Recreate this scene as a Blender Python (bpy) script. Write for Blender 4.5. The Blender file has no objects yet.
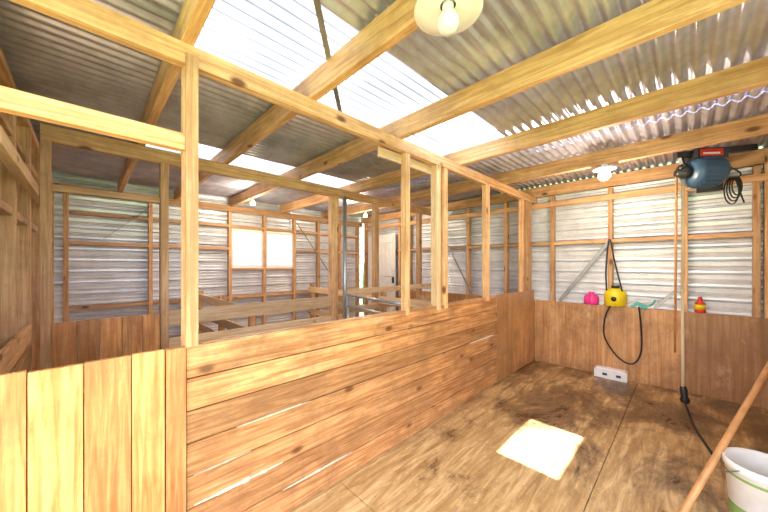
import bpy, bmesh, math, random
from mathutils import Vector, Matrix
random.seed(4)
S=bpy.context.scene
try:
    S.view_settings.view_transform='Standard'
    S.view_settings.look='None'
    S.view_settings.exposure=0.32
except Exception as e: print(e)

# ---------------------------------------------------------------- materials
def newmat(name):
    m=bpy.data.materials.new(name); m.use_nodes=True
    nt=m.node_tree; b=nt.nodes['Principled BSDF']
    return m,nt,b
def N(nt,t,**k):
    n=nt.nodes.new(t)
    for a,v in k.items(): setattr(n,a,v)
    return n
def ramp(nt,stops):
    r=N(nt,'ShaderNodeValToRGB'); e=r.color_ramp.elements
    while len(e)<len(stops): e.new(0.5)
    for i,(p,c) in enumerate(stops):
        e[i].position=p; e[i].color=(c[0],c[1],c[2],1)
    return r
def mix(nt,a,b,fac,mode='MIX'):
    m=N(nt,'ShaderNodeMix',data_type='RGBA',blend_type=mode)
    L=nt.links
    for sock,v in ((m.inputs['Factor'],fac),(m.inputs['A'],a),(m.inputs['B'],b)):
        if isinstance(v,(int,float)): sock.default_value=v
        elif isinstance(v,tuple): sock.default_value=(v[0],v[1],v[2],1)
        else: L.new(v,sock)
    return m.outputs['Result']
def plain(name,c,rough=0.5,metal=0.0,em=None,es=0,noise=0.0):
    m,nt,b=newmat(name)
    b.inputs['Base Color'].default_value=(*c,1)
    if noise:
        n=N(nt,'ShaderNodeTexNoise'); n.inputs['Scale'].default_value=14; n.inputs['Detail'].default_value=5
        tc=N(nt,'ShaderNodeTexCoord'); nt.links.new(tc.outputs['Object'],n.inputs['Vector'])
        r=ramp(nt,[(0.3,tuple(x*(1-noise) for x in c)),(0.65,c)])
        nt.links.new(n.outputs['Fac'],r.inputs['Fac']); nt.links.new(r.outputs['Color'],b.inputs['Base Color'])
    b.inputs['Roughness'].default_value=rough; b.inputs['Metallic'].default_value=metal
    if em: b.inputs['Emission Color'].default_value=(*em,1); b.inputs['Emission Strength'].default_value=es
    return m
_w={}
def wood(kind,axis):
    key=kind+axis
    if key in _w: return _w[key]
    P={'pine':((0.82,0.51,0.27),(0.52,0.26,0.11),0.55,0.6),
       'pinepale':((0.90,0.67,0.43),(0.70,0.43,0.22),0.55,0.3),
       'board':((0.70,0.36,0.155),(0.32,0.12,0.038),0.38,1.15),
       'plank':((0.78,0.40,0.15),(0.50,0.18,0.05),0.42,0.7),
       'ply':((0.62,0.33,0.14),(0.40,0.18,0.062),0.42,1.1)}[kind]
    hi,lo,rough,grime=P
    m,nt,b=newmat('wood_'+key); L=nt.links
    tc=N(nt,'ShaderNodeTexCoord'); g=N(nt,'ShaderNodeNewGeometry')
    off=N(nt,'ShaderNodeVectorMath',operation='SCALE'); off.inputs[0].default_value=(7.3,3.1,5.7)
    L.new(g.outputs['Random Per Island'],off.inputs['Scale'])
    add=N(nt,'ShaderNodeVectorMath',operation='ADD'); L.new(tc.outputs['Object'],add.inputs[0]); L.new(off.outputs[0],add.inputs[1])
    mp=N(nt,'ShaderNodeMapping'); sc=[1,1,1]; sc['xyz'.index(axis)]=0.05
    mp.inputs['Scale'].default_value=sc; L.new(add.outputs[0],mp.inputs['Vector'])
    n1=N(nt,'ShaderNodeTexNoise'); n1.inputs['Scale'].default_value=40 if kind!='ply' else 20; n1.inputs['Detail'].default_value=9; n1.inputs['Distortion'].default_value=0.9; n1.inputs['Roughness'].default_value=0.65
    L.new(mp.outputs[0],n1.inputs['Vector'])
    r1=ramp(nt,[(0.36,lo),(0.5,tuple((h+l)/2 for h,l in zip(hi,lo))),(0.60,hi)]); L.new(n1.outputs['Fac'],r1.inputs['Fac'])
    hsv=N(nt,'ShaderNodeHueSaturation')
    mr=N(nt,'ShaderNodeMapRange'); mr.inputs['To Min'].default_value=0.68; mr.inputs['To Max'].default_value=1.2
    L.new(g.outputs['Random Per Island'],mr.inputs['Value']); L.new(mr.outputs[0],hsv.inputs['Value']); L.new(r1.outputs['Color'],hsv.inputs['Color'])
    n2=N(nt,'ShaderNodeTexNoise'); n2.inputs['Scale'].default_value=2.6; n2.inputs['Detail'].default_value=9; n2.inputs['Roughness'].default_value=0.75
    L.new(add.outputs[0],n2.inputs['Vector'])
    r2=ramp(nt,[(0.36,(1,1,1)),(0.55,(0,0,0))]); L.new(n2.outputs['Fac'],r2.inputs['Fac'])
    gm=N(nt,'ShaderNodeMath',operation='MULTIPLY'); gm.inputs[1].default_value=grime*0.6; L.new(r2.outputs['Color'],gm.inputs[0])
    c=mix(nt,hsv.outputs['Color'],(0.22,0.10,0.042),gm.outputs[0])
    sc2=[1,1,1]; sc2['xyz'.index(axis)]=0.5
    mp2=N(nt,'ShaderNodeMapping'); mp2.inputs['Scale'].default_value=sc2; L.new(add.outputs[0],mp2.inputs['Vector'])
    v=N(nt,'ShaderNodeTexVoronoi'); v.inputs['Scale'].default_value=5.5; L.new(mp2.outputs[0],v.inputs['Vector'])
    r3=ramp(nt,[(0.07,(0.95,0.95,0.95)),(0.15,(0,0,0))]); L.new(v.outputs['Distance'],r3.inputs['Fac'])
    if kind!='ply': c=mix(nt,c,(0.14,0.045,0.013),r3.outputs['Color'])
    if kind in('board','ply'):
        n4=N(nt,'ShaderNodeTexNoise'); n4.inputs['Scale'].default_value=7; n4.inputs['Detail'].default_value=7; n4.inputs['Roughness'].default_value=0.7
        mp3=N(nt,'ShaderNodeMapping'); mp3.inputs['Scale'].default_value=(0.16,1,1.8) if kind=='board' else (0.8,0.8,0.5)
        L.new(tc.outputs['Object'],mp3.inputs['Vector']); L.new(mp3.outputs[0],n4.inputs['Vector'])
        r4=ramp(nt,[(0.58,(0,0,0)),(0.72,(0.5,0.5,0.5))]); L.new(n4.outputs['Fac'],r4.inputs['Fac'])
        c=mix(nt,c,(0.68,0.50,0.35),r4.outputs['Color'])
    L.new(c,b.inputs['Base Color'])
    b.inputs['Roughness'].default_value=rough
    bp=N(nt,'ShaderNodeBump'); bp.inputs['Strength'].default_value=0.2; bp.inputs['Distance'].default_value=0.01
    L.new(n1.outputs['Fac'],bp.inputs['Height']); L.new(bp.outputs[0],b.inputs['Normal'])
    _w[key]=m; return m
def galv(name,hi,lo,rough=0.42,metal=0.55):
    m,nt,b=newmat(name); L=nt.links
    tc=N(nt,'ShaderNodeTexCoord')
    n=N(nt,'ShaderNodeTexNoise'); n.inputs['Scale'].default_value=3.0; n.inputs['Detail'].default_value=8; n.inputs['Roughness'].default_value=0.7
    L.new(tc.outputs['Object'],n.inputs['Vector'])
    r=ramp(nt,[(0.35,lo),(0.62,hi)]); L.new(n.outputs['Fac'],r.inputs['Fac'])
    L.new(r.outputs['Color'],b.inputs['Base Color'])
    b.inputs['Roughness'].default_value=rough; b.inputs['Metallic'].default_value=metal
    return m
M_ROOF=galv('galvanised_roof_iron',(0.68,0.70,0.90),(0.40,0.41,0.54),0.28,0.65)
M_WALL=galv('galvanised_wall_iron',(0.84,0.87,0.96),(0.64,0.67,0.76),0.33,0.30)
M_PIPE=galv('galvanised_pipe',(0.55,0.60,0.64),(0.40,0.44,0.48),0.35,0.8)
M_STRAP=galv('steel_strap',(0.40,0.40,0.42),(0.24,0.24,0.26),0.4,0.7)
def skymat():
    m,nt,b=newmat('translucent_roof_sheet'); L=nt.links
    nt.nodes.remove(b); out=nt.nodes['Material Output']
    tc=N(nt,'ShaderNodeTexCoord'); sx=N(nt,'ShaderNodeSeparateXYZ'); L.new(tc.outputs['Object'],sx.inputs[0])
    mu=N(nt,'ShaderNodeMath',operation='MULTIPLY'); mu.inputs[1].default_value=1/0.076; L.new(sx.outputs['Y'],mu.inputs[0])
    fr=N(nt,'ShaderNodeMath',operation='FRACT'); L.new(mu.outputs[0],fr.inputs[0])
    r=ramp(nt,[(0.0,(0.20,0.205,0.21)),(0.28,(0.15,0.157,0.165)),(0.5,(0.036,0.041,0.047)),(0.72,(0.15,0.157,0.165)),(1.0,(0.20,0.205,0.21))])  # corrugation shading painted into the colour, one dark stripe per valley
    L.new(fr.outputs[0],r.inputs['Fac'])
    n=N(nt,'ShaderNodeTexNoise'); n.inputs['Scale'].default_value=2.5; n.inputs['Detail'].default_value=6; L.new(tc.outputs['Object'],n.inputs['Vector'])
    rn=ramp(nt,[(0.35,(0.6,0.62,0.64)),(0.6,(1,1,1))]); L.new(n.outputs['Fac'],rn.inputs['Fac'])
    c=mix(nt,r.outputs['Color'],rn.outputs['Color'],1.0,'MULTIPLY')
    t=N(nt,'ShaderNodeBsdfTranslucent'); L.new(c,t.inputs['Color'])
    d=N(nt,'ShaderNodeBsdfDiffuse'); d.inputs['Color'].default_value=(0.6,0.65,0.7,1)
    a=N(nt,'ShaderNodeMixShader'); a.inputs[0].default_value=0.08; L.new(t.outputs[0],a.inputs[1]); L.new(d.outputs[0],a.inputs[2])
    L.new(a.outputs[0],out.inputs['Surface'])
    return m
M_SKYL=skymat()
def glassm(name,fr):
    m,nt,b=newmat(name); L=nt.links; nt.nodes.remove(b); out=nt.nodes['Material Output']
    t=N(nt,'ShaderNodeBsdfTransparent'); t.inputs['Color'].default_value=(0.95,0.98,1,1)
    g=N(nt,'ShaderNodeBsdfGlossy'); g.inputs['Roughness'].default_value=0.05
    tl=N(nt,'ShaderNodeBsdfTranslucent'); tl.inputs['Color'].default_value=(0.5,0.52,0.52,1)
    a=N(nt,'ShaderNodeMixShader'); a.inputs[0].default_value=0.08; L.new(t.outputs[0],a.inputs[1]); L.new(g.outputs[0],a.inputs[2])
    c=N(nt,'ShaderNodeMixShader'); c.inputs[0].default_value=fr; L.new(a.outputs[0],c.inputs[1]); L.new(tl.outputs[0],c.inputs[2])
    L.new(c.outputs[0],out.inputs['Surface']); return m
M_GLASS=glassm('window_glass',0.30)
M_CLEAR=glassm('clear_sun_panel',0.0)
M_BULB=plain('opal_bulb',(0.66,0.66,0.74),0.12)
M_WHITE=plain('white_enamel',(0.92,0.89,0.98),0.25)
M_PAINT=plain('white_paint',(0.82,0.82,0.84),0.5,noise=0.12)
M_BLACK=plain('black_rubber',(0.015,0.015,0.017),0.45)
M_BLUE=plain('blue_motor_paint',(0.045,0.11,0.22),0.35)
M_RED=plain('red_label',(0.65,0.04,0.02),0.4)
M_YEL=plain('yellow_plastic',(0.85,0.68,0.02),0.35)
M_PINK=plain('pink_plastic',(0.85,0.05,0.35),0.4)
M_TEAL=plain('teal_plastic',(0.05,0.42,0.42),0.4)
M_GREEN=plain('green_label',(0.22,0.36,0.10),0.5)
M_CREAM=plain('cream_rope',(0.72,0.60,0.42),0.8)
M_LAMP=plain('lit_bulb',(1,0.9,0.7),0.4,em=(1,0.74,0.40),es=22)
M_DARKST=plain('dark_steel',(0.06,0.06,0.065),0.4,0.6)
M_GRASS=plain('pasture_grass',(0.16,0.24,0.07),0.9,noise=0.5)
M_LEAF=plain('hedge_leaves',(0.10,0.17,0.06),0.8,noise=0.6)
M_HANDLE=plain('broom_handle_wood',(0.58,0.28,0.11),0.4,noise=0.3)
M_PALE=plain('pale_joint_strip',(0.80,0.68,0.55),0.6,noise=0.3)

def floormat():
    m,nt,b=newmat('worn_plywood_floor'); L=nt.links
    tc=N(nt,'ShaderNodeTexCoord')
    mp=N(nt,'ShaderNodeMapping'); mp.inputs['Scale'].default_value=(0.12,1,1); L.new(tc.outputs['Object'],mp.inputs['Vector'])
    n1=N(nt,'ShaderNodeTexNoise'); n1.inputs['Scale'].default_value=19; n1.inputs['Detail'].default_value=11; n1.inputs['Distortion'].default_value=0.8; n1.inputs['Roughness'].default_value=0.7; L.new(mp.outputs[0],n1.inputs['Vector'])
    r1=ramp(nt,[(0.34,(0.29,0.155,0.058)),(0.5,(0.49,0.305,0.135)),(0.64,(0.70,0.49,0.26))]); L.new(n1.outputs['Fac'],r1.inputs['Fac'])
    mp2=N(nt,'ShaderNodeMapping'); mp2.inputs['Scale'].default_value=(0.6,1,1); mp2.inputs['Rotation'].default_value=(0,0,0.5); L.new(tc.outputs['Object'],mp2.inputs['Vector'])
    n2=N(nt,'ShaderNodeTexNoise'); n2.inputs['Scale'].default_value=2.0; n2.inputs['Detail'].default_value=14; n2.inputs['Roughness'].default_value=0.76; n2.inputs['Distortion'].default_value=0.4; L.new(mp2.outputs[0],n2.inputs['Vector'])
    sx=N(nt,'ShaderNodeSeparateXYZ'); L.new(tc.outputs['Object'],sx.inputs[0])
    mx=N(nt,'ShaderNodeMapRange'); mx.inputs['From Min'].default_value=2.0; mx.inputs['From Max'].default_value=3.9; mx.inputs['To Min'].default_value=0.035; mx.inputs['To Max'].default_value=-0.07
    L.new(sx.outputs['X'],mx.inputs['Value'])
    ad=N(nt,'ShaderNodeMath',operation='ADD'); L.new(n2.outputs['Fac'],ad.inputs[0]); L.new(mx.outputs[0],ad.inputs[1])
    r2=ramp(nt,[(0.36,(0.92,0.92,0.92)),(0.43,(0.6,0.6,0.6)),(0.50,(0,0,0))]); L.new(ad.outputs[0],r2.inputs['Fac'])
    c=mix(nt,r1.outputs['Color'],(0.095,0.045,0.02),r2.outputs['Color'])
    n3=N(nt,'ShaderNodeTexNoise'); n3.inputs['Scale'].default_value=22; n3.inputs['Detail'].default_value=8; n3.inputs['Roughness'].default_value=0.8; L.new(tc.outputs['Object'],n3.inputs['Vector'])
    r3=ramp(nt,[(0.56,(0,0,0)),(0.68,(0.6,0.6,0.6))]); L.new(n3.outputs['Fac'],r3.inputs['Fac'])
    c=mix(nt,c,(0.14,0.08,0.04),r3.outputs['Color'])
    n5=N(nt,'ShaderNodeTexNoise'); n5.inputs['Scale'].default_value=60; n5.inputs['Detail'].default_value=3; L.new(tc.outputs['Object'],n5.inputs['Vector'])
    r5=ramp(nt,[(0.68,(0,0,0)),(0.72,(0.8,0.8,0.8))]); L.new(n5.outputs['Fac'],r5.inputs['Fac'])
    c=mix(nt,c,(0.80,0.68,0.50),r5.outputs['Color'])
    L.new(c,b.inputs['Base Color'])
    rr=N(nt,'ShaderNodeMapRange'); rr.inputs['To Min'].default_value=0.10; rr.inputs['To Max'].default_value=0.55; L.new(n2.outputs['Fac'],rr.inputs['Value']); L.new(rr.outputs[0],b.inputs['Roughness'])
    return m
M_FLOOR=floormat()

# ---------------------------------------------------------------- mesh builder
class MB:
    def __init__(s,name): s.name=name; s.bm=bmesh.new(); s.mats=[]
    def mi(s,m):
        if m not in s.mats: s.mats.append(m)
        return s.mats.index(m)
    def _faces(s,verts,quads,m,smooth=False):
        i=s.mi(m); vs=[s.bm.verts.new(v) for v in verts]
        for q in quads:
            f=s.bm.faces.new([vs[k] for k in q]); f.material_index=i; f.smooth=smooth
    def obox(s,c,ax,ay,az,m):
        vs=[c+ax*i+ay*j+az*k for i in(-1,1) for j in(-1,1) for k in(-1,1)]
        s._faces(vs,[(0,1,3,2),(4,6,7,5),(0,4,5,1),(2,3,7,6),(0,2,6,4),(1,5,7,3)],m)
    def box(s,x0,x1,y0,y1,z0,z1,m):
        if isinstance(m,str):
            d=[abs(x1-x0),abs(y1-y0),abs(z1-z0)]; m=wood(m,'xyz'[d.index(max(d))])
        s.obox(Vector(((x0+x1)/2,(y0+y1)/2,(z0+z1)/2)),Vector((abs(x1-x0)/2,0,0)),Vector((0,abs(y1-y0)/2,0)),Vector((0,0,abs(z1-z0)/2)),m)
    def beam(s,p0,p1,w,h,m,up=(0,0,1)):
        p0=Vector(p0);p1=Vector(p1);d=(p1-p0);ln=d.length;d.normalize()
        if isinstance(m,str):
            a=[abs(t) for t in d]; m=wood(m,'xyz'[a.index(max(a))])
        sd=d.cross(Vector(up)).normalized(); u=sd.cross(d).normalized()
        s.obox((p0+p1)/2,d*ln/2,sd*w/2,u*h/2,m)
    def lathe(s,p0,d,prof,m,seg=20,cap=True):
        p0=Vector(p0);d=Vector(d).normalized()
        a=d.orthogonal().normalized(); b=d.cross(a)
        vs=[];q=[]
        for t,r in prof:
            for k in range(seg):
                th=2*math.pi*k/seg; vs.append(p0+d*t+(a*math.cos(th)+b*math.sin(th))*max(r,1e-4))
        n=len(prof)
        for i in range(n-1):
            for k in range(seg):
                k2=(k+1)%seg; q.append((i*seg+k,i*seg+k2,(i+1)*seg+k2,(i+1)*seg+k))
        if cap: q.append(tuple(reversed(range(seg)))); q.append(tuple((n-1)*seg+k for k in range(seg)))
        s._faces(vs,q,m,True)
    def cyl(s,p0,p1,r,m,r1=None,seg=16):
        p0=Vector(p0);p1=Vector(p1); s.lathe(p0,p1-p0,[(0,r),((p1-p0).length,r if r1 is None else r1)],m,seg)
    def sphere(s,c,r,m,sc=(1,1,1),seg=18):
        c=Vector(c);vs=[];q=[];R=10
        for i in range(R+1):
            ph=math.pi*i/R
            for k in range(seg):
                th=2*math.pi*k/seg; rr=max(math.sin(ph),0.002)
                vs.append(c+Vector((r*sc[0]*rr*math.cos(th),r*sc[1]*rr*math.sin(th),r*sc[2]*math.cos(ph))))
        for i in range(R):
            for k in range(seg):
                k2=(k+1)%seg; q.append((i*seg+k,(i+1)*seg+k,(i+1)*seg+k2,i*seg+k2))
        s._faces(vs,q,m,True)
    def tube(s,pts,r,m,seg=8,sub=6):
        P=[Vector(p) for p in pts]
        if len(P)>2:
            Q=[]
            for i in range(len(P)-1):
                a=P[max(i-1,0)];b=P[i];c=P[i+1];d=P[min(i+2,len(P)-1)]
                for k in range(sub):
                    t=k/sub
                    Q.append(0.5*((2*b)+(c-a)*t+(2*a-5*b+4*c-d)*t*t+(3*b-a-3*c+d)*t**3))
            Q.append(P[-1]); P=Q
        vs=[];q=[];pa=None
        for i,p in enumerate(P):
            d=(P[min(i+1,len(P)-1)]-P[max(i-1,0)]).normalized()
            if pa is None: pa=d.orthogonal().normalized()
            pa=(pa-d*pa.dot(d)).normalized(); b=d.cross(pa)
            for k in range(seg):
                th=2*math.pi*k/seg; vs.append(p+(pa*math.cos(th)+b*math.sin(th))*r)
        for i in range(len(P)-1):
            for k in range(seg):
                k2=(k+1)%seg; q.append((i*seg+k,i*seg+k2,(i+1)*seg+k2,(i+1)*seg+k))
        q.append(tuple(reversed(range(seg)))); q.append(tuple((len(P)-1)*seg+k for k in range(seg)))
        s._faces(vs,q,m,True)
    def sheet(s,prof,vec,m,smooth=True):
        vec=Vector(vec);vs=[Vector(p) for p in prof]; n=len(vs); vs+=[v+vec for v in vs]
        s._faces(vs,[(i,i+1,n+i+1,n+i) for i in range(n-1)],m,smooth)
    def done(s,bevel=0.0,parent=None):
        me=bpy.data.meshes.new(s.name); bmesh.ops.recalc_face_normals(s.bm,faces=s.bm.faces); s.bm.to_mesh(me); s.bm.free()
        for m in s.mats: me.materials.append(m)
        o=bpy.data.objects.new(s.name,me); S.collection.objects.link(o)
        if bevel:
            b=o.modifiers.new('bevel','BEVEL'); b.width=bevel; b.segments=1; b.limit_method='ANGLE'
        if parent: o.parent=parent
        return o

# ---------------------------------------------------------------- layout constants
H=1.45; YP=1.64; XE=4.86; YM=3.3; YB=5.69; XL=-0.30; YF=-0.72
RB=2.48; RT=2.63; ZR=2.645

f=MB('floor')
y=YF-0.05; r=0
while y<5.85:
    y2=min(y+1.20,5.85)
    cuts=[-1.3,0.7+0.5*(r%2),3.1-0.4*(r%2),5.02]
    for a,b in zip(cuts[:-1],cuts[1:]): f.box(a+0.0022,b-0.0022,y+0.0022,y2-0.0022,-0.05,0,M_FLOOR)
    y=y2;r+=1
f.box(-1.3,5.02,YF-0.05,5.85,-0.12,-0.05,M_DARKST)
f.done()
g=MB('ground'); g.box(-30,40,-30,40,-0.5,-0.35,M_GRASS); g.done()
hb=MB('hedge')
for i in range(16): hb.sphere((-2+i*0.75,11+random.uniform(-0.3,0.3),0.5+random.uniform(0,0.5)),0.8,M_LEAF,(1,0.8,1.3),12)
hb.done()

# roof
def corr(mb,x0,x1,y0,y1,z,m,per=0.076,amp=0.014):
    n=int((y1-y0)/per*8)+1; pr=[]
    for i in range(n+1):
        yy=y0+(y1-y0)*i/n; pr.append((x0,yy,z+amp*math.cos(2*math.pi*yy/per)))
    mb.sheet(pr,(x1-x0,0,0),m)
S1=(1.20,2.00); S2=(3.40,4.10); HX=(1.93,2.64); HY=(1.20,1.635); SX=(0.34,3.12)
ZC=ZR+0.014
c=MB('ceiling')
for (a,b) in ((YF-0.2,S1[0]+0.02),(S1[1]-0.02,S2[0]+0.02),(S2[1]-0.02,6.0)):
    for x0,x1,dz in ((-0.75,1.62,0),(1.60,3.42,0.004),(3.40,5.1,0)):
        corr(c,x0,x1,a,b,ZC+dz,M_ROOF)
for (a,b) in (S1,S2):
    corr(c,-0.75,SX[0]+0.02,a,b,ZC+0.002,M_ROOF); corr(c,SX[1]-0.02,5.1,a,b,ZC+0.002,M_ROOF)
c.done()
k=MB('skylight')
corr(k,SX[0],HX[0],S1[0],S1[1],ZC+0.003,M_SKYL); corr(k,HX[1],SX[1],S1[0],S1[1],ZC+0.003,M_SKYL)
corr(k,HX[0],HX[1],HY[1],S1[1],ZC+0.003,M_SKYL); corr(k,HX[0],HX[1],HY[0],HY[1],ZC+0.003,M_CLEAR)  # clear panel added to the skylight, sized to cast the floor's sun patch
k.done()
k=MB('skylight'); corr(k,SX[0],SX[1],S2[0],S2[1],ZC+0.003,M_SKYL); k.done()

for x in (-0.62,0.33,1.0,1.81,2.75,3.78,4.885):
    r=MB('rafter'); r.box(x-0.023,x+0.027,YF-0.12,YB+0.05,RB,RT,'pine'); r.done(0.003)

# ---------------------------------------------------------------- partition wall
p=MB('wall_partition')
PF=YP
nb=7; zt=1.07
for i in range(nb):
    z0=zt*i/nb; z1=zt*(i+1)/nb
    dy=random.uniform(-0.004,0.004)
    cut=(None,None,2.4,None,None,1.9,None)[i]
    segs=[(0.33,3.565)] if cut is None else [(0.33,cut-0.001),(cut+0.001,3.565)]
    for a,b in segs: p.box(a,b,PF+dy,PF+0.022+dy,z0+0.003,z1-0.003,'board')
p.box(0.33,3.56,PF+0.03,PF+0.034,0.0,1.0,M_BLACK)  # black sheet added behind the boards, stands in for shade in the gaps
def joint_strip(x0,x1,z,h):  # thin pale strips of uneven height along the board joints
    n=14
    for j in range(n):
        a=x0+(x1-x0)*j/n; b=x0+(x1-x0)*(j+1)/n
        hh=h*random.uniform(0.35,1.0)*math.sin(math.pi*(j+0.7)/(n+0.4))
        p.box(a,b,PF-0.0065,PF+0.002,z-hh/2,z+hh/2,M_PALE)
joint_strip(0.36,0.80,zt*2/nb+0.01,0.026); joint_strip(0.55,0.98,zt*4/nb,0.010); joint_strip(2.9,3.5,zt*4/nb,0.022); joint_strip(0.8,1.3,zt*1/nb,0.014); joint_strip(0.36,0.62,zt*3/nb,0.008)
p.box(0.33,4.86,PF+0.036,PF+0.07,zt-0.05,zt-0.002,'pine')
p.box(3.57,4.05,PF-0.004,PF+0.016,0.01,1.075,wood('ply','z')); p.box(4.055,4.84,PF-0.002,PF+0.016,0.01,1.075,wood('ply','z'))
x=-0.86
while x<0.24:
    w=0.142; p.box(x,min(x+w-0.004,0.245),PF,PF+0.022,0.0,zt+random.uniform(-0.004,0.004),wood('plank','z')); x+=w
p.box(0.250,0.325,PF-0.012,PF+0.03,0.0,1.07,wood('plank','z'))
p.box(-0.86,0.33,PF+0.022,PF+0.07,zt-0.12,zt-0.02,'pine')
p.box(-0.86,XE+0.08,PF-0.005,PF+0.045,2.385,RB,'pine')
def stud(mb,x,w,y0,y1,z0,z1,k='pine'): mb.box(x-w/2,x+w/2,y0,y1,z0,z1,k)
stud(p,0.345,0.05,PF+0.024,PF+0.07,0,2.385)
p.box(0.322,0.372,PF-0.022,PF-0.006,zt,2.43,'pine')
stud(p,1.905,0.05,PF,PF+0.06,zt-0.04,2.385)
stud(p,2.345,0.06,PF,PF+0.07,zt-0.04,2.385,'pinepale'); stud(p,2.465,0.06,PF,PF+0.07,zt-0.04,2.385)
stud(p,3.33,0.09,PF,PF+0.05,zt-0.04,2.385); stud(p,4.40,0.07,PF,PF+0.05,zt-0.04,2.385); stud(p,4.66,0.14,PF,PF+0.09,0,2.385)
stud(p,-0.70,0.09,PF+0.024,PF+0.07,0,2.385)
p.box(-0.86,0.322,PF,PF+0.045,1.985,2.06,'pine')
p.box(1.62,2.31,PF+0.05,PF+0.07,2.30,2.375,'pinepale')
p.done(0.003)

# ---------------------------------------------------------------- clad walls
def clad_pts(z0,z1,per=0.150,d=0.026):
    pr=[]; z=z0
    while z<z1-1e-4:
        for t,o in ((0,-0.012),(0.07,d),(0.25,d),(0.33,d*0.30),(0.52,d*0.65),(0.62,d*0.10),(0.90,d*0.35)):
            zz=min(z+per*t,z1); pr.append((zz,o))
        z+=per
    pr.append((z1,0)); return pr
def clad_x(mb,x,y0,y1,z0,z1,m=M_WALL): mb.sheet([(x-o,y0,z) for z,o in clad_pts(z0,z1)],(0,y1-y0,0),m,False)
def clad_y(mb,y,x0,x1,z0,z1,m=M_WALL): mb.sheet([(x0,y-o,z) for z,o in clad_pts(z0,z1)],(x1-x0,0,0),m,False)

w=MB('wall_right')
clad_x(w,XE+0.118,YF,YB,0,2.66)
for y in (5.60,4.45,4.16,3.47,2.78,2.09,1.40,0.71,0.02,-0.50):
    w.box(XE,XE+0.09,y-0.024,y+0.024,0,2.47,'pine')
w.box(XE-0.0,XE+0.085,-0.66,-0.548,0,2.6,'pine')
w.box(XE-0.022,XE,YF,YB-0.09,2.30,2.375,'pine')
ys=[YB-0.12,4.45,4.16,3.47,2.78,2.09,1.40,0.71,0.02,-0.50]
for a,b in zip(ys[:-1],ys[1:]):
    w.box(XE+0.005,XE+0.088,b+0.024,a-0.024,1.745,1.79,'pine'); w.box(XE+0.005,XE+0.088,b+0.024,a-0.024,0.86,0.912,'pine')
for a,b in ((-0.70,0.02),(0.023,1.22),(1.223,1.635)):
    w.box(XE-0.016,XE,a,b,0.0,0.916,wood('ply','z'))
w.box(XE-0.012,XE,1.78,4.3,0.0,0.916,wood('ply','z'))
w.beam((XE-0.006,1.30,0.93),(XE-0.006,0.72,1.76),0.008,0.045,M_STRAP,up=(0,1,0))
w.beam((XE-0.006,0.28,0.93),(XE-0.006,0.05,1.20),0.008,0.035,M_STRAP,up=(0,1,0))
w.beam((XE-0.006,2.7,0.95),(XE-0.006,3.4,2.2),0.008,0.03,M_STRAP,up=(0,1,0))
w.done(0.002)

d=MB('door_1')
for i in range(6): d.box(XE-0.045,XE-0.02,4.52+i*0.15,4.665+i*0.15,0.03,2.15,M_PAINT)
for z in (0.35,1.2,1.95): d.box(XE-0.068,XE-0.045,4.55,5.38,z,z+0.12,M_PAINT)
d.beam((XE-0.057,4.6,1.3),(XE-0.057,5.3,1.95),0.02,0.09,M_PAINT,up=(0,1,0))
d.box(XE-0.075,XE-0.045,4.55,4.60,1.05,1.18,M_DARKST)
d.done(0.003)

b_=MB('wall_back')
WX=(1.83,3.02); WZ=(1.41,2.09)
YC=YB+0.118
clad_y(b_,YC,XL-0.1,WX[0],0,2.66); clad_y(b_,YC,WX[1],XE+0.1,0,2.66)
clad_y(b_,YC,WX[0],WX[1],0,WZ[0]); clad_y(b_,YC,WX[0],WX[1],WZ[1],2.66)
xs=[-0.20,0.68,1.80,2.42,3.05,3.62,4.2,4.74]
for x in xs: b_.box(x-0.024,x+0.024,YB,YB+0.09,0,2.47,'pine')
b_.box(XL,XE,YB-0.022,YB,2.39,2.50,'pine')
for a,b in zip(xs[:-1],xs[1:]):
    if not (1.7<a<3.0): b_.box(a+0.024,b-0.024,YB,YB+0.085,1.72,1.765,'pine')
    b_.box(a+0.024,b-0.024,YB,YB+0.085,1.36,1.405,'pine') if 1.7<a<3.0 else None
    b_.box(a+0.024,b-0.024,YB,YB+0.085,2.12,2.165,'pine')
    b_.box(a+0.024,b-0.024,YB,YB+0.085,0.85,0.90,'pine')
b_.beam((0.7,YB-0.006,2.35),(0.15,YB-0.006,1.8),0.03,0.006,M_STRAP)
b_.beam((3.1,YB-0.006,2.3),(4.1,YB-0.006,1.0),0.03,0.006,M_STRAP)
b_.done(0.002)
wn=MB('window_1')
for a,b in ((WX[0]-0.005,2.395),(2.445,WX[1]+0.005)):
    wn.box(a,b,YB+0.03,YB+0.07,WZ[0],WZ[0]+0.04,M_PAINT); wn.box(a,b,YB+0.03,YB+0.07,WZ[1]-0.04,WZ[1],M_PAINT)
    wn.box(a,a+0.035,YB+0.03,YB+0.07,WZ[0]+0.04,WZ[1]-0.04,M_PAINT); wn.box(b-0.035,b,YB+0.03,YB+0.07,WZ[0]+0.04,WZ[1]-0.04,M_PAINT)
    wn.box(a+0.035,b-0.035,YB+0.048,YB+0.052,WZ[0]+0.04,WZ[1]-0.04,M_GLASS)
wn.done()

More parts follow.
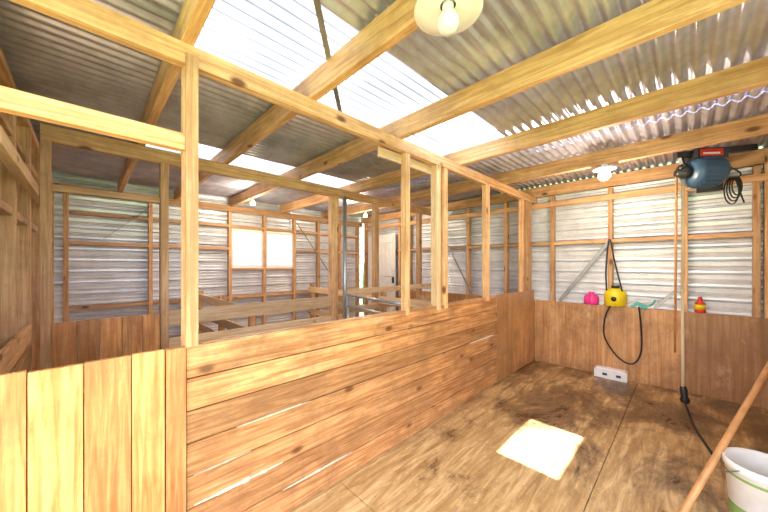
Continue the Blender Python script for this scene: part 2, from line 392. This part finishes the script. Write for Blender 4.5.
l=MB('wall_left')
l.sheet([(XL-0.118+o,YP+0.08,z) for z,o in clad_pts(0,2.66)],(0,YB-YP,0),M_WALL,False)
ys=[1.80,2.25,2.80,3.45,4.05,4.65,5.25,5.6]
for y in ys: l.box(XL-0.09,XL,y-0.024,y+0.024,0,2.47,'pine')
for a,b in zip(ys[:-1],ys[1:]):
    for z in (0.5,1.74,2.2): l.box(XL-0.085,XL-0.01,a+0.024,b-0.024,z,z+0.045,'pine')
l.box(XL-0.09,XL-0.002,YP+0.08,YB,2.47,2.52,'pine')
for z in (0.82,0.97): l.box(XL,XL+0.022,YP+0.08,3.24,z-0.06,z+0.07,'pine')
l.beam((XL+0.03,1.95,1.98),(XL+0.03,4.1,1.98),0.045,0.07,'pinepale')
l.done(0.002)

fw=MB('wall_front')
fw.sheet([(1.9,YF-0.02+o,z) for z,o in clad_pts(0,2.66)],(XE+0.1-1.9,0,0),M_WALL,False)
for x in (1.93,2.6,3.3,4.0,4.5): fw.box(x-0.024,x+0.024,YF,YF+0.07,0,2.47,'pine')
fw.box(1.9,XE-0.1,YF+0.07,YF+0.085,0,0.9,wood('ply','x'))
fw.box(1.9,XE-0.1,YF+0.0,YF+0.075,2.40,2.475,'pine')
fw.done(0.002)

# ---------------------------------------------------------------- middle partition
q=MB('pen_fence')
q.box(XL+0.055,XE-0.075,YM,YM+0.05,2.36,RB,'pine')
q.box(-0.245,-0.19,YM-0.03,YM+0.05,0,2.36,'pine')
q.box(0.46,0.52,YM-0.03,YM+0.05,0,2.36,'pine')
q.box(-0.19,0.46,YM,YM+0.045,2.00,2.05,'pine')
x=-0.185
while x<0.45:
    q.box(x,min(x+0.127,0.455),YM-0.022,YM,0.0,1.02,wood('plank','z')); x+=0.13
q.box(-0.19,0.46,YM,YM+0.045,0.9,0.98,'pine')
q.box(2.28,2.38,YM-0.03,YM+0.06,0,2.36,'pine')
for z,h in ((0.26,0.11),(0.47,0.11),(0.68,0.11),(0.90,0.14)): q.box(0.52,2.28,YM-0.02,YM+0.002,z,z+h,'pinepale')
q.box(3.05,3.13,YM-0.03,YM+0.05,0,2.36,'pine')
q.box(4.1,4.17,YM-0.03,YM+0.05,0,2.36,'pine')
for z in (0.30,0.55,0.80,1.04): q.box(2.5,XE-0.08,YM-0.055,YM-0.031,z,z+0.08,'pinepale')
q.done(0.003)
for X0,Y0,Y1,Zt in ((3.10,YP+0.1,YM-0.06,1.02),(1.28,YM+0.08,YB-0.05,1.0),(3.35,YM+0.08,YB-0.05,1.02)):
    c=MB('pen_fence')
    n=3
    for i in range(n):
        yy=Y0+0.05+(Y1-Y0-0.1)*i/(n-1); c.box(X0,X0+0.07,yy-0.035,yy+0.035,0,Zt+0.03,'pine')
    for z in (0.2,0.42,0.64,0.88): c.box(X0-0.022,X0,Y0,Y1,z,z+0.11,'pinepale')
    c.done(0.003)

g=MB('pipe_gate')
P0=Vector((2.42,3.12,0));P1=Vector((2.22,1.92,0))
def gp(t,z): v=P0.lerp(P1,t); return (v.x,v.y,z)
g.cyl((2.43,3.20,0),(2.43,3.20,2.36),0.028,M_PIPE)
g.cyl(gp(0,0.12),gp(0,1.06),0.018,M_PIPE); g.cyl(gp(1,0.12),gp(1,1.06),0.018,M_PIPE)
for z in (0.12,0.33,0.54,0.75,0.92,1.06): g.cyl(gp(0,z),gp(1,z),0.017,M_PIPE)
g.cyl((2.43,3.20,0.3),gp(0,0.3),0.012,M_PIPE); g.cyl((2.43,3.20,0.9),gp(0,0.9),0.012,M_PIPE)
g.done()

s=MB('roof_brace_strap'); s.beam((0.45,0.86,RT-0.003),(1.55,2.06,RT-0.003),0.03,0.004,M_STRAP); s.done()

# ---------------------------------------------------------------- lamps
def lamp(name,x,y,z,R,lit,power,sh=True,bs=1.0):
    m=MB(name)
    if sh:
        m.lathe((x,y,z),(0,0,-1),[(0,0.035),(0.015,0.035),(0.02,0.05)],M_WHITE)
        m.lathe((x,y,z-0.015),(0,0,-1),[(0,0.045),(0.012,R*0.6),(0.030,R),(0.035,R),(0.018,R*0.6),(0.014,0.03)],M_WHITE,36,cap=False)
        m.cyl((x,y,z-0.015),(x,y,z-0.045),0.022,M_WHITE); zb=z-0.035
    else:
        m.cyl((x,y,z),(x,y,z-0.04),0.018,M_WHITE); zb=z-0.035
    bm_=M_LAMP if lit else M_BULB
    m.lathe((x,y,zb),(0,0,-1),[(t*bs,r*bs) for t,r in [(0,0.018),(0.015,0.02),(0.035,0.035),(0.055,0.043),(0.075,0.042),(0.093,0.028),(0.101,0.004)]],bm_,24)
    o=m.done()
    if power:
        L=bpy.data.lights.new(name+'_glow','POINT'); L.energy=power; L.color=(1,0.80,0.55); L.shadow_soft_size=0.06
        lo=bpy.data.objects.new(name+'_glow',L); lo.location=(x,y,zb-0.19*bs-0.02); S.collection.objects.link(lo); lo.parent=o
lamp('ceiling_lamp',0.99,0.65,RB,0.130,False,0)
lamp('ceiling_lamp',3.78,0.60,RB,0.10,True,30,True,1.25)
lamp('ceiling_lamp',3.80,4.35,RB,0.06,True,30,False,0.8)
lamp('ceiling_lamp',1.81,4.7,RB,0.06,True,30,False,0.8)

# ---------------------------------------------------------------- shearing machine
RIGHT=Vector((0.711,-0.703,0)); UP=Vector((0,0,1)); FW=Vector((0.703,0.711,0))
sm=MB('shearing_machine')
C=Vector((4.22,-0.12,2.34))
ax=Vector((0.62,-0.78,0)).normalized(); NC=Vector((-ax.y,ax.x,0)); NC=-NC if NC.dot(FW)>0 else NC
sm.lathe(C-ax*0.15,ax,[(0,0.05),(0.01,0.10),(0.03,0.130),(0.06,0.14),(0.22,0.14),(0.25,0.13),(0.28,0.09),(0.29,0.04)],M_BLUE,28)
for i in range(18):
    th=2*math.pi*i/18; bq=ax.cross(UP)
    dv=(UP*math.cos(th)+bq*math.sin(th)); sm.beam(C-ax*0.08+dv*0.142,C+ax*0.06+dv*0.142,0.010,0.012,M_BLUE,up=dv)
sm.beam(C-ax*0.13+UP*0.165,C+ax*0.13+UP*0.165,0.16,0.09,M_DARKST)
sm.beam(C-ax*0.11+UP*0.165+NC*0.083,C+ax*0.08+UP*0.165+NC*0.083,0.006,0.065,M_RED)
sm.beam(C-ax*0.09+UP*0.155+NC*0.087,C+ax*0.05+UP*0.155+NC*0.087,0.004,0.016,M_WHITE)
sm.lathe(C-ax*0.15,-ax,[(0,0.06),(0.05,0.055),(0.06,0.04),(0.10,0.035)],M_DARKST,18)
sm.beam(C+UP*0.17-ax*0.26,C+UP*0.22+ax*0.42,0.05,0.055,M_DARKST)
sm.beam(C+UP*0.20,Vector((XE-0.025,C.y-0.02,2.48)),0.05,0.05,M_DARKST)
sm.beam(C+UP*0.19+ax*0.1,Vector((XE-0.025,C.y-0.1,2.30)),0.035,0.035,M_DARKST)
sm.box(XE-0.036,XE-0.023,C.y-0.15,C.y+0.05,2.25,2.57,M_DARKST)
J=Vector((4.13,0.03,2.40)); 
sm.sphere(J,0.042,M_DARKST)
sm.beam(C+UP*0.17-ax*0.22,J,0.03,0.03,M_DARKST)
sm.cyl(J,(4.12,0.035,1.20),0.012,M_CREAM); sm.sphere((4.12,0.035,1.20),0.018,M_CREAM); sm.cyl((4.12,0.035,1.20),(4.12,0.03,0.25),0.012,M_CREAM)
sm.cyl(J+Vector((-0.03,0.045,0)),(4.07,0.085,0.60),0.010,M_HANDLE)
sm.lathe((4.12,0.03,0.27),(0.1,-0.1,-1),[(0,0.02),(0.03,0.03),(0.10,0.026),(0.13,0.038),(0.16,0.03)],M_BLACK)
sm.tube([(4.12,0.02,0.13),(4.02,-0.02,0.02),(3.75,-0.06,0.010),(3.36,-0.14,0.010)],0.010,M_BLACK)
for i in range(4):
    cc=C+ax*0.27+UP*(-0.14-0.012*i)+FW*0.015*i; R_=0.06+0.010*i
    sm.tube([cc+RIGHT*R_*math.cos(t*math.pi/5)*0.8+UP*R_*1.4*math.sin(t*math.pi/5) for t in range(11)],0.006,M_BLACK,6,4)
sm.tube([C+ax*0.2+UP*0.05,C+ax*0.3-UP*0.02,C+ax*0.27-UP*0.1,C+ax*0.33-UP*0.3],0.007,M_BLACK,6)
sm.done()

# ---------------------------------------------------------------- things on the ledge
ZL=0.9165
sp=MB('backpack_sprayer')
c0=Vector((XE+0.02,0.66,ZL))
sp.lathe(c0,(0,0,1),[(0,0.095),(0.01,0.115),(0.14,0.12),(0.19,0.11),(0.23,0.065),(0.235,0.045)],M_YEL,24)
sp.lathe(c0+UP*0.235,(0,0,1),[(0,0.045),(0.03,0.045),(0.035,0.03)],M_BLACK)
sp.lathe(c0+Vector((-0.117,0,0.10)),(-1,0,0),[(0,0.03),(0.008,0.028)],M_BLACK)
sp.tube([c0+Vector((-0.07,0.08,0.20)),(XE-0.03,0.75,1.40),(XE-0.025,0.715,1.79),(XE-0.028,0.66,1.50),c0+Vector((-0.07,-0.08,0.20))],0.009,M_BLACK)
sp.tube([c0+Vector((-0.10,0.03,0.03)),(XE-0.05,0.76,0.75),(XE-0.045,0.76,0.5),(XE-0.045,0.62,0.27),(XE-0.045,0.48,0.22),(XE-0.045,0.40,0.38),(XE-0.045,0.40,0.7),(XE-0.05,0.42,0.94)],0.009,M_BLACK)
sp.done()
k=MB('spray_gun')
k.beam((XE-0.03,0.34,0.935),(XE-0.03,0.45,0.985),0.03,0.035,M_TEAL); k.beam((XE-0.03,0.43,0.98),(XE-0.03,0.49,0.93),0.025,0.035,M_TEAL)
k.beam((XE-0.03,0.40,0.965),(XE-0.03,0.37,0.90),0.02,0.025,M_TEAL)
k.tube([(XE-0.03,0.35,0.94),(XE-0.02,0.30,0.97),(XE-0.02,0.27,1.03)],0.011,M_TEAL)
k.done(0.004)
k=MB('plastic_jug')
k.lathe((XE+0.02,0.92,ZL),(0,0,1),[(0,0.075),(0.01,0.085),(0.10,0.085),(0.13,0.06),(0.14,0.035),(0.165,0.035)],M_PINK)
k.tube([(XE-0.06,0.92,ZL+0.12),(XE-0.10,0.92,ZL+0.10),(XE-0.10,0.92,ZL+0.05),(XE-0.065,0.92,ZL+0.03)],0.009,M_PINK)
k.done()
k=MB('sauce_bottle')
bp=(XE+0.015,-0.10,ZL)
k.lathe(bp,(0,0,1),[(0,0.040),(0.006,0.045),(0.04,0.045)],M_RED); k.lathe((bp[0],bp[1],ZL+0.04),(0,0,1),[(0,0.0455),(0.055,0.0455)],M_YEL)
k.lathe((bp[0],bp[1],ZL+0.095),(0,0,1),[(0,0.045),(0.02,0.038),(0.035,0.018),(0.055,0.016),(0.06,0.02),(0.085,0.014)],M_RED)
k.done()
k=MB('power_box')
k.box(XE-0.15,XE-0.03,0.52,0.86,0.0,0.11,M_PAINT); k.box(XE-0.156,XE-0.15,0.58,0.63,0.04,0.07,M_DARKST); k.box(XE-0.156,XE-0.15,0.72,0.77,0.04,0.07,M_DARKST)
k.box(XE-0.14,XE-0.04,0.54,0.84,0.11,0.125,M_WHITE)
k.done(0.006)

k=MB('bucket')
bc=(2.62,-0.30,0.0)
k.lathe(bc,(0,0,1),[(0.0,0.12),(0.005,0.128),(0.32,0.150),(0.325,0.158),(0.365,0.161),(0.367,0.150),(0.34,0.145),(0.02,0.12)],M_PAINT,40,cap=False)
k.lathe(bc,(0,0,1),[(0.0,0.12),(0.02,0.12)],M_PAINT,40)
k.lathe(bc,(0,0,1),[(0.285,0.1485),(0.300,0.1498)],M_GREEN,40,cap=False)
k.lathe(bc,(0,0,1),[(0.05,0.1322),(0.13,0.1378)],M_GREEN,40,cap=False)
k.tube([Vector(bc)+Vector((0.162*math.cos(t),0.162*math.sin(t),0.34-0.12*math.sin(t+0.7))) for t in [(-0.7+math.pi*i/8) for i in range(9)]],0.004,M_STRAP)
k.done()
k=MB('broom')
a=Vector((2.17,0.06,0.05)); b=Vector((3.80,YF+0.10,1.16))
k.cyl(a,b,0.0165,M_HANDLE,seg=14); k.sphere(b,0.0165,M_HANDLE)
k.box(1.98,2.30,0.03,0.10,0.04,0.075,wood('board','x'))
for i in range(24): k.beam((1.99+i*0.0132,0.065,0.045),(1.99+i*0.0132,0.065,0.0),0.008,0.06,M_DARKST,up=(0,1,0))
k.done()

# ---------------------------------------------------------------- light
W=bpy.data.worlds.new('sky'); S.world=W; W.use_nodes=True
bg=W.node_tree.nodes['Background']; bg.inputs[0].default_value=(0.90,0.94,1.0,1); bg.inputs[1].default_value=4.8
sun=bpy.data.lights.new('sun','SUN'); sun.energy=30; sun.angle=0.012; sun.color=(1,0.95,0.93)
so=bpy.data.objects.new('sun',sun); S.collection.objects.link(so)
dirv=Vector((2.61,0.83,0))-Vector((2.28,1.43,ZC))
so.rotation_euler=dirv.to_track_quat('-Z','Y').to_euler(); so.location=(0,5,12)

cam=bpy.data.cameras.new('camera'); co=bpy.data.objects.new('camera',cam); S.collection.objects.link(co); S.camera=co
cam.sensor_width=36; cam.lens=300/768*36; cam.clip_start=0.02
cam.shift_y=9/768
co.location=(0,0,H)
co.rotation_euler=(math.radians(90),0,math.atan2(0.711,0.703)-math.pi/2)
